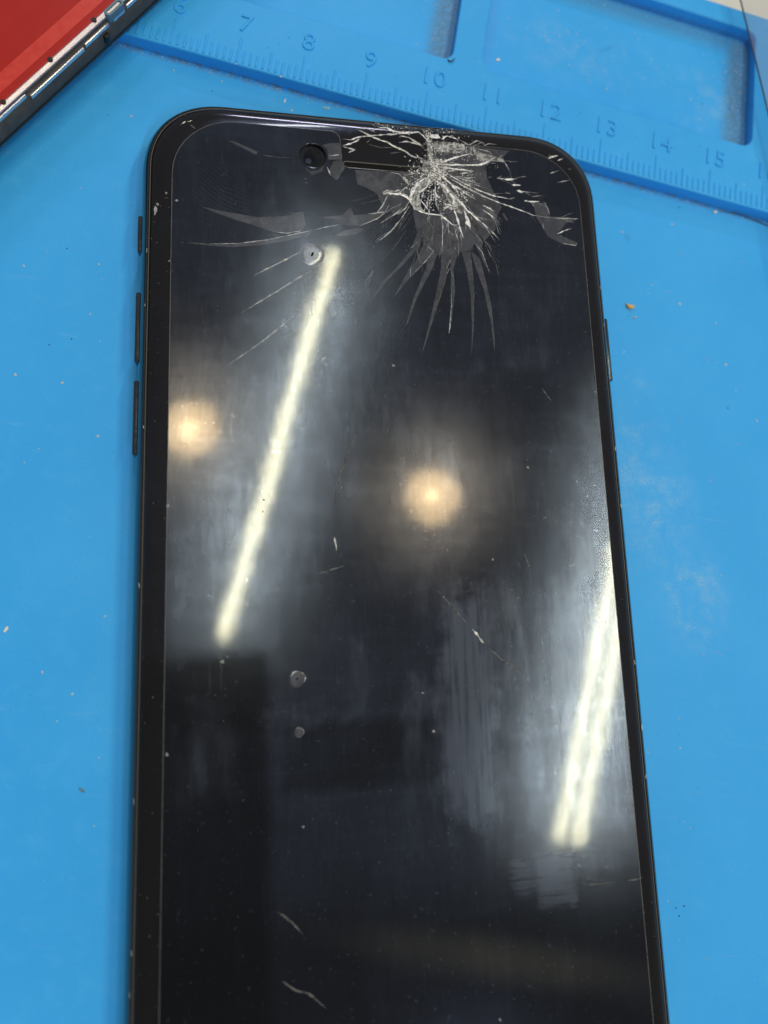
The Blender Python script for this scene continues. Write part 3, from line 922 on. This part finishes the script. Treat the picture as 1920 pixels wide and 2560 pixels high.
rng = random.Random(11)
for pts, w, b, h in CRACKS:
    parent = prot if h > 7.3 else sg
    wide = max(w, 0.055 if b == 0 else 0.09) * (1.5 if b == 2 else 1.3) * (1.5 if h < 7.3 else 1.0)
    link("crack", crack_mesh(pts, wide, rng, 0.55 if b else 0.35), CRACK[b], parent, False)
    if b == 2 and w < 0.25 and len(pts) > 2:        # splinters leaving the main crack
        for _ in range(2):
            i = rng.randrange(len(pts) - 1)
            a, c = Vector(pts[i]), Vector(pts[i + 1])
            p = a.lerp(c, rng.random())
            d = (c - a).normalized()
            ang = rng.choice((-1, 1)) * rng.uniform(0.3, 0.9)
            d = Vector((d.x * math.cos(ang) - d.y * math.sin(ang), d.x * math.sin(ang) + d.y * math.cos(ang)))
            q = p + d * rng.uniform(0.5, 1.3)
            link("crack", crack_mesh([tuple(p), tuple(p.lerp(q, 0.5)), tuple(q)], 0.07, rng, 0.5), CRACK[1], parent, False)

for k in range(46):                                   # fine splinters fanning out of the impact
    a = math.radians(rng.uniform(188, 372))
    r0, r1 = rng.uniform(1.2, 5.0), 0
    r1 = r0 + rng.uniform(1.2, 4.2)
    bend = rng.uniform(-0.12, 0.12)
    pts = [(7.0 + (r0 + (r1 - r0) * t) * math.cos(a + bend * t), 59.2 + (r0 + (r1 - r0) * t) * math.sin(a + bend * t)) for t in (0, .35, .7, 1)]
    link("crack", crack_mesh(pts, rng.uniform(0.06, 0.12), rng, 0.6), CRACK[rng.choice((0, 1, 1, 2))], prot, False)

for k in range(2, 10):                                # each blade is bounded by a crack
    pts = SHARDS[k]
    half = pts[:len(pts) // 2 + 1] if k % 2 else pts[len(pts) // 2:]
    link("crack", crack_mesh(half, 0.085, rng, 0.5), CRACK[0 if k % 3 else 1], prot, False)
for k in (0, 11, 12, 13, 14):
    pts = SHARDS[k]
    for _ in range(3):
        i = rng.randrange(len(pts) - 3)
        link("crack", crack_mesh(pts[i:i + 3], 0.09, rng, 0.5), CRACK[rng.choice((0, 1))], prot, False)

for pts, w, b, h in CRACKS[:36]:                      # hairlines branching off the longer cracks
    if len(pts) < 3 or h < 7.3: continue
    for _ in range(3):
        i = rng.randrange(len(pts) - 1)
        a, c = Vector(pts[i]), Vector(pts[i + 1])
        p, d = a.lerp(c, rng.random()), (c - a).normalized()
        ang = rng.choice((-1, 1)) * rng.uniform(0.15, 0.6)
        line = [p]
        for _k in range(4):
            d = Vector((d.x * math.cos(ang) - d.y * math.sin(ang), d.x * math.sin(ang) + d.y * math.cos(ang)))
            ang = rng.uniform(-0.2, 0.2)
            line.append(line[-1] + d * rng.uniform(0.35, 0.9))
        link("crack", crack_mesh([tuple(q) for q in line], 0.05, rng, 0.5), CRACK[rng.choice((0, 1, 1))], prot, False)
for k in range(26):                                   # long hairlines running out of the fan
    a = math.radians(rng.uniform(205, 315))
    r0 = rng.uniform(5, 11)
    r1 = r0 + rng.uniform(4, 10)
    bend = rng.uniform(-0.16, 0.05)
    pts = [(7.0 + (r0 + (r1 - r0) * t) * math.cos(a + bend * t * t), 59.2 + (r0 + (r1 - r0) * t) * math.sin(a + bend * t * t)) for t in (0, .25, .5, .75, 1)]
    link("crack", crack_mesh(pts, 0.05, rng, 0.5), CRACK[0], prot, False)

# lifted, greyish shards around the impact
for k, pts in enumerate(SHARDS):
    z0 = PT + 0.002 * (k % 4) + 0.004
    me = plate("shard", [pts], PT - 0.05, z0)
    link("shard", me, SHARD, prot)

for k, pts in enumerate(POWDERED):                    # chalky, pulverised glass
    link("crushed_patch", plate("crushed_patch", [pts], PT - 0.05, PT + 0.014 + 0.002 * k), POWDER, prot)

# the ground edge of the protector, a thin pale line
def inset_loop(pts, d):
    out, n = [], len(pts)
    for i in range(n):
        a, b, c = Vector(pts[i - 1]), Vector(pts[i]), Vector(pts[(i + 1) % n])
        u, w = (b - a), (c - b)
        if u.length < 1e-6: u = w
        if w.length < 1e-6: w = u
        n1, n2 = Vector((-u.y, u.x)).normalized(), Vector((-w.y, w.x)).normalized()
        m_ = (n1 + n2)
        m_ = m_ / max(0.3, m_.length_squared) * 2
        out.append((b.x + m_.x * d, b.y + m_.y * d))
    return out
n_o = len(prot_outline)
lo_, li_ = inset_loop(prot_outline, 0.02), inset_loop(prot_outline, 0.12)
ev = [(x, y, PT - 0.05) for x, y in lo_] + [(x, y, PT + 0.003) for x, y in inset_loop(prot_outline, 0.05)] + [(x, y, PT + 0.003) for x, y in li_]
ef = []
for j in range(2):
    for i in range(n_o):
        a, b = j * n_o + i, j * n_o + (i + 1) % n_o
        ef.append((a, b, b + n_o, a + n_o))
link("ground_edge", pydata("ground_edge", ev, ef), simple("ground_glass", (0.10, 0.10, 0.105), 0.35, vary=0.35, scale=0.6), prot)

# trapped air bubbles: a pale ring with a speck in the middle
for cx, cy, r in BUBBLES:
    verts, faces = [], []
    seg, prof = 28, ((1.0, 0.004), (0.93, 0.02), (0.75, 0.03), (0.45, 0.028), (0.2, 0.03))
    for j, (f, z) in enumerate(prof):
        for i in range(seg):
            a = 2 * math.pi * i / seg
            rr = r * f * (1 + 0.05 * math.sin(3 * a + 1) * f)
            verts.append((cx + rr * math.cos(a), cy + rr * math.sin(a), PT + z))
    for j in range(len(prof) - 1):
        for i in range(seg):
            a, b = j * seg + i, j * seg + (i + 1) % seg
            faces.append((a, b, b + seg, a + seg))
    faces.append(tuple(range((len(prof) - 1) * seg, len(prof) * seg)))
    bo = link("air_bubble", pydata("air_bubble", verts, faces), BUBBLE if r > 1.2 else SHARD, prot, True)
    if r > 0.8:
        oval = [(cx + 0.10 * r * math.cos(a) + 0.10 * r * math.sin(a), cy + 0.24 * r * math.sin(a) * (1 + 0.3 * math.cos(2 * a)))
                for a in [2 * math.pi * i / 14 for i in range(14)]]
        link("speck", plate("speck", [oval], PT, PT + 0.06, 0.01), MESHDARK, bo)

# crushed glass at the point of impact
verts, faces = [], []
def fragment(cx, cy, size):
    z = surf_z(cx, cy) + 0.012
    a0 = rng.uniform(0, 6.28)
    base = len(verts)
    k = rng.choice((3, 3, 4))
    for i in range(k):
        a = a0 + 2 * math.pi * i / k + rng.uniform(-0.4, 0.4)
        verts.append((cx + size * rng.uniform(0.5, 1.2) * math.cos(a), cy + size * rng.uniform(0.5, 1.2) * math.sin(a),
                      z + rng.uniform(0, 0.55) * size))
    faces.append(tuple(range(base, base + k)))
IX, IY = 7.0, 59.6
for _ in range(1100):
    a = rng.uniform(0, 2 * math.pi)
    r = abs(rng.gauss(0, 1.5))
    fragment(IX + r * math.cos(a) * 1.0, IY - 0.3 + r * math.sin(a) * 1.1, rng.uniform(0.06, 0.20))
for _ in range(700):                                   # a broken ring below and beside it
    a = rng.uniform(math.radians(150), math.radians(390))
    r = rng.gauss(4.4, 0.75)
    fragment(IX + 1.0 + r * math.cos(a), IY - 1.6 + r * math.sin(a) * 0.85, rng.uniform(0.05, 0.14))
for _ in range(380):                                   # up to the rim
    fragment(rng.gauss(6.7, 0.35), rng.uniform(60, 66.6), rng.uniform(0.05, 0.14))
for _ in range(420):                                   # the scuffed strip beside the notch
    fragment(rng.uniform(7.2, 13.5), rng.gauss(63.2, 0.8), rng.uniform(0.04, 0.11))
for _ in range(150):                                   # splintered rim
    fragment(rng.uniform(-1.5, 13.0), rng.gauss(66.2, 0.5), rng.uniform(0.05, 0.15))
for _ in range(90):
    fragment(rng.gauss(14.0, 1.6), rng.gauss(62.0, 0.9), rng.uniform(0.04, 0.10))
for _ in range(260):                                   # glass dust over the fan of cracks
    fragment(rng.gauss(8, 5.5), rng.gauss(51, 4.5), rng.uniform(0.02, 0.05))
frag = link("crushed_glass", pydata("crushed_glass", verts, faces), FRAG, prot)
frag["kind"] = "stuff"

# nicks along the rim of the frame
NICK = simple("bare_nick", (0.30, 0.30, 0.31), 0.3, metal=0.4)
for k in range(14):
    s_ = -1 if k % 2 else 1
    y = rng.uniform(-52, 55)
    x = s_ * (W2 - rng.uniform(0.95, 1.2)) + XS
    me = boxmesh("nick", -0.05, 0.05, -rng.uniform(0.1, 0.5), rng.uniform(0.1, 0.4), -0.1, 0.03, 0.02, 1)
    o = link("nick", me, NICK, fr)
    o.location = Vector((x, y, surf_z(x, y) + 0.01)) * MM
    o.rotation_euler = (0, 0, rng.uniform(-0.15, 0.15))

# grains of dust on the glass
GRAIN = simple("pale_dust", (0.55, 0.55, 0.52), 0.6)
verts, faces = [], []
def grain_at(x, y, z, r, flat=0.6, store=None):
    base = len(verts)
    for i in range(5):
        a = 2 * math.pi * i / 5 + rng.random()
        k = r * rng.uniform(0.6, 1.2)
        verts.append((x + k * math.cos(a), y + k * math.sin(a), z))
    verts.append((x, y, z + r * flat))
    for i in range(5):
        faces.append((base + i, base + (i + 1) % 5, base + 5))
for x, y in DOTS:
    grain_at(x, y, surf_z(x, y) + 0.003, 0.16 + 0.10 * rng.random())
for _ in range(150):
    x, y = rng.uniform(-31, 31), rng.uniform(-58, 64)
    grain_at(x, y, surf_z(x, y) + 0.003, rng.choice((0.02, 0.03, 0.04, 0.055)))
for _ in range(130):                                   # dust caught along the gasket and the protector's edge
    s = rng.choice((-1, 1))
    x = s * rng.choice((rng.gauss(32.15, 0.10), rng.gauss(29.75, 0.12), rng.gauss(31.3, 0.4)))
    y = rng.uniform(-60, 57)
    grain_at(x, y, surf_z(x, y) + 0.003, rng.choice((0.03, 0.04, 0.06)))
gd = link("glass_dust", pydata("glass_dust", verts, faces), simple("grey_dust", (0.30, 0.30, 0.30), 0.7), phone)
gd["kind"] = "stuff"

# ------------------------------------------------------------------ the other phone, opened, with its red back
SILVER = simple("silver_rail", (0.74, 0.72, 0.76), 0.28, metal=0.85, vary=0.05)
LILAC = simple("lilac_lip", (0.52, 0.48, 0.58), 0.35, metal=0.5, vary=0.05)
DARKSIDE = simple("dark_band", (0.095, 0.092, 0.09), 0.62, spec=0.2, vary=0.35, scale=0.7)
BLACK = simple("black_plastic", (0.006, 0.006, 0.007), 0.4)
SLATE = simple("slate_clip", (0.10, 0.19, 0.28), 0.4)
RA = math.radians(63.1)
rd, rn = Vector((math.cos(RA), math.sin(RA))), Vector((math.sin(RA), -math.cos(RA)))
o0 = rn * (-46.0) + rd * (-42.0)
red = tag(empty("opened_phone", (o0.x, o0.y, RIM + 0.03), RA),
          "opened phone with red back panel and silver rails, upper left on the ruler", "phone")
RL, RW = 78.0, 71.0
def rr_ring(inset, z, xc=0.0):
    pts = rrect(RL - inset, RW / 2 - inset, 9 - inset * 0.8, 8)
    return [(x + 18, y + RW / 2, z) for x, y in pts]
rimb = loft("display_rim", [rr_ring(2.6, 0.0), rr_ring(1.1, 0.30), rr_ring(0.30, 0.9), rr_ring(-0.05, 1.7), rr_ring(0.1, 1.9)])
smooth_by_angle(rimb, 40)
link("display_rim", rimb, BLACK, red)
body = loft("body", [rr_ring(0.2, 1.8), rr_ring(0.05, 1.95), rr_ring(0.0, 2.2), rr_ring(0.0, 3.4),
                     rr_ring(0.18, 4.5), rr_ring(0.30, 4.75), rr_ring(0.95, 4.75), rr_ring(0.95, 5.3)])
smooth_by_angle(body, 40)
link("body", body, DARKSIDE, red)
lip = loft("frame_lip", [rr_ring(0.95, 4.7), rr_ring(0.75, 4.9), rr_ring(0.55, 5.45), rr_ring(0.60, 5.62), rr_ring(0.95, 5.78), rr_ring(1.15, 5.78),
                         rr_ring(1.2, 5.2)])
smooth_by_angle(lip, 35)
link("frame_lip", lip, LILAC, red)
back = loft("back_panel", [rr_ring(1.18, 5.1), rr_ring(1.18, 5.80), rr_ring(1.3, 5.86), rr_ring(1.5, 5.87)])
bp = link("back_panel", back, mat_red(), red)
tape = plate("tape_strip", [[(-56, 2.25), (80, 2.25), (80, 4.25), (-56, 4.25)]], 5.80, 5.90, 0.02)
link("tape_strip", tape, simple("bright_red_tape", (0.56, 0.030, 0.018), 0.4, vary=0.08), bp)
# white rail in stepped lengths along the edge
for x0, x1, inset, z in ((-56.0, -6.5, 0.22, 5.15), (-6.0, 4.4, -0.08, 4.70), (4.8, 9.6, 0.02, 4.85), (13.4, 60.0, 0.10, 4.95), (10.6, 12.9, 0.05, 4.85)):
    link("edge_rail", boxmesh("edge_rail", x0, x1, inset, inset + 0.34, z - 0.5, z + 0.12, 0.10, 2), SILVER, red)
for x in (-9.5, -0.6, 8.1, 16.9, 25.7):
    link("screw_hole", plate("screw_hole", [disc(x, 1.15, 0.36, 16)], 5.6, 5.93, 0.03), BLACK, red)
link("side_clip", plate("side_clip", [capsule(9.8, 13.2, 0.05, 1.15), capsule(10.2, 12.8, 0.33, 0.85)], 4.6, 5.95, 0.06), SLATE, red)
link("side_port", plate("side_port", [disc(8.6, -0.02, 0.5, 16)], 2.6, 3.9, 0.05), BLACK, red)

# ------------------------------------------------------------------ clear plastic sheet at the right
verts, faces = [], []
nu, nv = 14, 30
for j in range(nv + 1):
    t = j / nv
    ex, ey = 36.0 + 20.0 * t, 45.0 - 75.0 * t           # along its free edge, drifting right towards the viewer
    for i in range(nu + 1):
        u = i / nu
        x = ex + 60 * u
        z = 4.2 + 14 * u * u + 1.0 * math.sin(5 * t + 6 * u) * u + (0.9 - 0.4 * t)
        verts.append((x + 2.2 * math.sin(2.2 * t), ey + 6 * u, z))
for j in range(nv):
    for i in range(nu):
        a = j * (nu + 1) + i
        faces.append((a, a + 1, a + nu + 2, a + nu + 1))
film = link("plastic_sheet", pydata("plastic_sheet", verts, faces), mat_film(), None, True)
edge_pts = [Vector(verts[j * (nu + 1)]) for j in range(nv + 1)]
link("sheet_edge", tube("sheet_edge", edge_pts, 0.13, 6, False), simple("dark_edge", (0.05, 0.06, 0.075), 0.3), film, True)
tag(film, "clear plastic sheet lying over the right end of the ruler", "plastic sheet")

# ------------------------------------------------------------------ litter on the mat
def lump(name, x, y, z, sx, sy, sz, rot, mat_, bend=0.0, seed=1):
    bm = bmesh.new()
    bmesh.ops.create_icosphere(bm, subdivisions=3, radius=1.0)
    for v in bm.verts:
        p = v.co.copy()
        k = 1 + 0.28 * mnoise.noise(p * 1.7 + Vector((seed * 3.1, 0, 0)))
        p = Vector((p.x * sx * k, p.y * sy * k + bend * (p.x ** 2) * sy, max(p.z, -0.75) * sz * k))
        v.co = p * MM
    me = bpy.data.meshes.new(name)
    bm.to_mesh(me); bm.free()
    o = link(name, me, mat_, None, True)
    o.location = Vector((x, y, z + sz * 0.6)) * MM
    o.rotation_euler = (0, 0, rot)
    return o

CRUMB = simple("tan_crumb", (0.74, 0.47, 0.17), 0.7, vary=0.3, scale=2.0)
PALE = simple("pale_flake", (0.72, 0.74, 0.70), 0.6, vary=0.15, scale=2.0)
PALEB = simple("blue_flake", (0.25, 0.52, 0.66), 0.6, vary=0.15, scale=2.0)
HAIR = simple("dark_hair", (0.012, 0.012, 0.016), 0.4)
tag(lump("crumb", 27.95, -26.7, 0, 0.80, 0.36, 0.30, 0.02, CRUMB, 0.8, 1), "curved tan crumb on the mat right of the phone", "crumb")
tag(lump("crumb", 29.0, -28.2, 0, 0.30, 0.12, 0.10, 0.7, CRUMB, 0, 4), "tiny tan sliver just below the larger tan crumb", "crumb")
tag(lump("flake", 41.4, -5.85, 0, 0.36, 0.26, 0.2, 0.2, PALE, 0, 2), "pale crumb below the fifteen mark of the ruler", "flake")
tag(lump("flake", -50.7, -91.0, 0, 0.20, 0.42, 0.10, -0.3, PALE, 0, 3), "largest white flake at the left edge of the mat", "flake")
tag(lump("flake", -24.6, -6.2, 0, 0.62, 0.17, 0.05, -0.1, PALEB, 0, 5), "thin pale blue flake above the phone's top edge", "flake")
tag(lump("flake", -30.9, -6.9, 0, 0.12, 0.42, 0.08, -0.1, PALE, 0, 8), "upright cream sliver above the phone's top left half", "flake")
tag(lump("flake", 1.0, 11.1, 0, 0.36, 0.24, 0.12, 0.5, PALE, 0, 6), "white flake in the lower left corner of the right tray", "flake")
tag(lump("flake", -37.4, -108.6, 0, 0.42, 0.16, 0.08, -0.4, simple("grey_flake", (0.12, 0.2, 0.24), 0.6), 0, 7), "dark grey flake left of the phone near its lower end", "flake")

def curve_pts(pts, n=8):
    out = []
    P = [Vector(p) for p in pts]
    P = [2 * P[0] - P[1]] + P + [2 * P[-1] - P[-2]]
    for i in range(1, len(P) - 2):
        for k in range(n):
            t = k / n
            a, b, c, d = P[i - 1], P[i], P[i + 1], P[i + 2]
            out.append(0.5 * ((2 * b) + (-a + c) * t + (2 * a - 5 * b + 4 * c - d) * t * t + (-a + 3 * b - 3 * c + d) * t ** 3))
    out.append(P[-2])
    return out

h1 = link("hair", tube("hair", curve_pts([(42.1, -5.3, 0.08), (45.7, -5.15, 0.25), (48.3, -5.35, 0.25), (51.3, -5.7, 0.12), (54, -6.4, 0.1)]), 0.07), HAIR, None, True)
tag(h1, "long dark hair lying along the foot of the ruler at right", "hair")
h2 = link("hair", tube("hair", curve_pts([(-7.55, 6.45, 2.32), (-7.2, 6.1, 2.35), (-6.7, 6.3, 2.4), (-6.45, 6.95, 2.35)]), 0.11), HAIR, None, True)
tag(h2, "short curled black hair at the tray corner above number ten", "hair")

verts, faces = [], []
for x, y in [(-60.34, -42.77), (-51.01, -39.98), (-45.59, -64.22), (-39.41, -87.39), (-51.72, -57.97), (-57.69, -58.21), (-50.42, -47.5), (-43.75, -29.33), (-51.8, -16.09), (-50.72, -90.97), (25.5, -13.9), (31.41, -21.84), (33.97, -10.09), (41.44, -5.82), (45.06, -0.89), (-40.56, -6.45), (-38.79, -4.72), (-29.59, -8.09), (-24.22, -6.04), (37.08, -93.8), (41.95, -92.58), (27.74, -34.44), (47.29, -36.35), (51.31, -40.7), (-32.06, -4.71), (-47.65, -6.76), (-45.3, -95.44), (-41.17, -97.52), (12.28, 20.49), (1.11, 11.16), (20.22, 11.73), (36.51, -23.94), (43.03, -25.72), (45.27, -32.47)]:
    z = 0.0 if (y < -4.9 or y > 6.8) else RIM
    grain_at(x, y, z, rng.uniform(0.12, 0.24), 0.5)
for _ in range(330):
    x, y = rng.uniform(-70, 52), rng.uniform(-125, -6)
    grain_at(x, y, 0.0, rng.choice((0.03, 0.04, 0.05, 0.06, 0.10)), 0.5)
for _ in range(190):
    x, y = rng.uniform(0, 45), rng.triangular(8, 28.5, 20)
    if rng.random() < 0.4: x = 45 - abs(rng.gauss(0, 2.0))
    grain_at(x, y, 0.0, rng.choice((0.04, 0.06, 0.08, 0.13)), 0.5)
for _ in range(110):
    x, y = -7.6 - abs(rng.gauss(0, 2.6)), rng.uniform(7.5, 24)
    grain_at(x, y, 0.0, rng.choice((0.04, 0.06, 0.09)), 0.5)
for _ in range(320):
    x = rng.uniform(-60, 52)
    grain_at(x, -4.95 - abs(rng.gauss(0, 0.35)), 0.0, rng.choice((0.04, 0.06, 0.08, 0.11)), 0.6)
for _ in range(60):                                    # lint
    x, y, a, ln = rng.uniform(-68, 52), rng.uniform(-122, -7), rng.uniform(0, 3.14), rng.uniform(0.3, 1.1)
    base = len(verts)
    for t in (0, 0.5, 1.0):
        bx, by = x + ln * t * math.cos(a + 0.5 * t), y + ln * t * math.sin(a + 0.5 * t)
        verts += [(bx - 0.02 * math.sin(a), by + 0.02 * math.cos(a), 0.02), (bx + 0.02 * math.sin(a), by - 0.02 * math.cos(a), 0.05)]
    faces += [(base, base + 1, base + 3, base + 2), (base + 2, base + 3, base + 5, base + 4)]
ds = link("pale_dust", pydata("pale_dust", verts, faces), GRAIN)
tag(ds, "pale specks of dust scattered over the blue mat", "dust", kind="stuff")
verts, faces = [], []
for x, y in [(-55.61, -38.79), (-51.97, -51.59), (-54.55, -53.1), (-37.39, -108.58), (-41.63, -8.57), (29.91, -52.4), (37.62, 14.24), (36.12, 14.16), (34.99, -6.66), (46.1, -39.69), (27.9, -28.22), (43.03, -113.76), (44.21, -113.38), (22.49, -22.6), (43.59, -114.72)]:
    z = 0.0 if (y < -4.9 or y > 6.8) else RIM
    grain_at(x, y, z, rng.uniform(0.10, 0.18), 0.5)
for _ in range(260):
    x, y = rng.uniform(-70, 52), rng.uniform(-125, -6)
    grain_at(x, y, 0.0, rng.choice((0.03, 0.04, 0.06)), 0.4)
for _ in range(60):
    x, y = rng.uniform(-45, 46), rng.uniform(-3.8, 6)
    grain_at(x, y, RIM, rng.choice((0.05, 0.07, 0.10)), 0.4)
for _ in range(130):
    x, y = 45.2 - abs(rng.gauss(0, 1.6)), rng.uniform(7.5, 28.5)
    if rng.random() < 0.4: x, y = rng.uniform(-1, 45), rng.uniform(8, 29)
    grain_at(x, y, 0.0, rng.choice((0.05, 0.07, 0.10)), 0.4)
dd = link("dark_dust", pydata("dark_dust", verts, faces), simple("dark_grit", (0.03, 0.05, 0.07), 0.6))
tag(dd, "dark specks of grit scattered over the blue mat", "grit", kind="stuff")
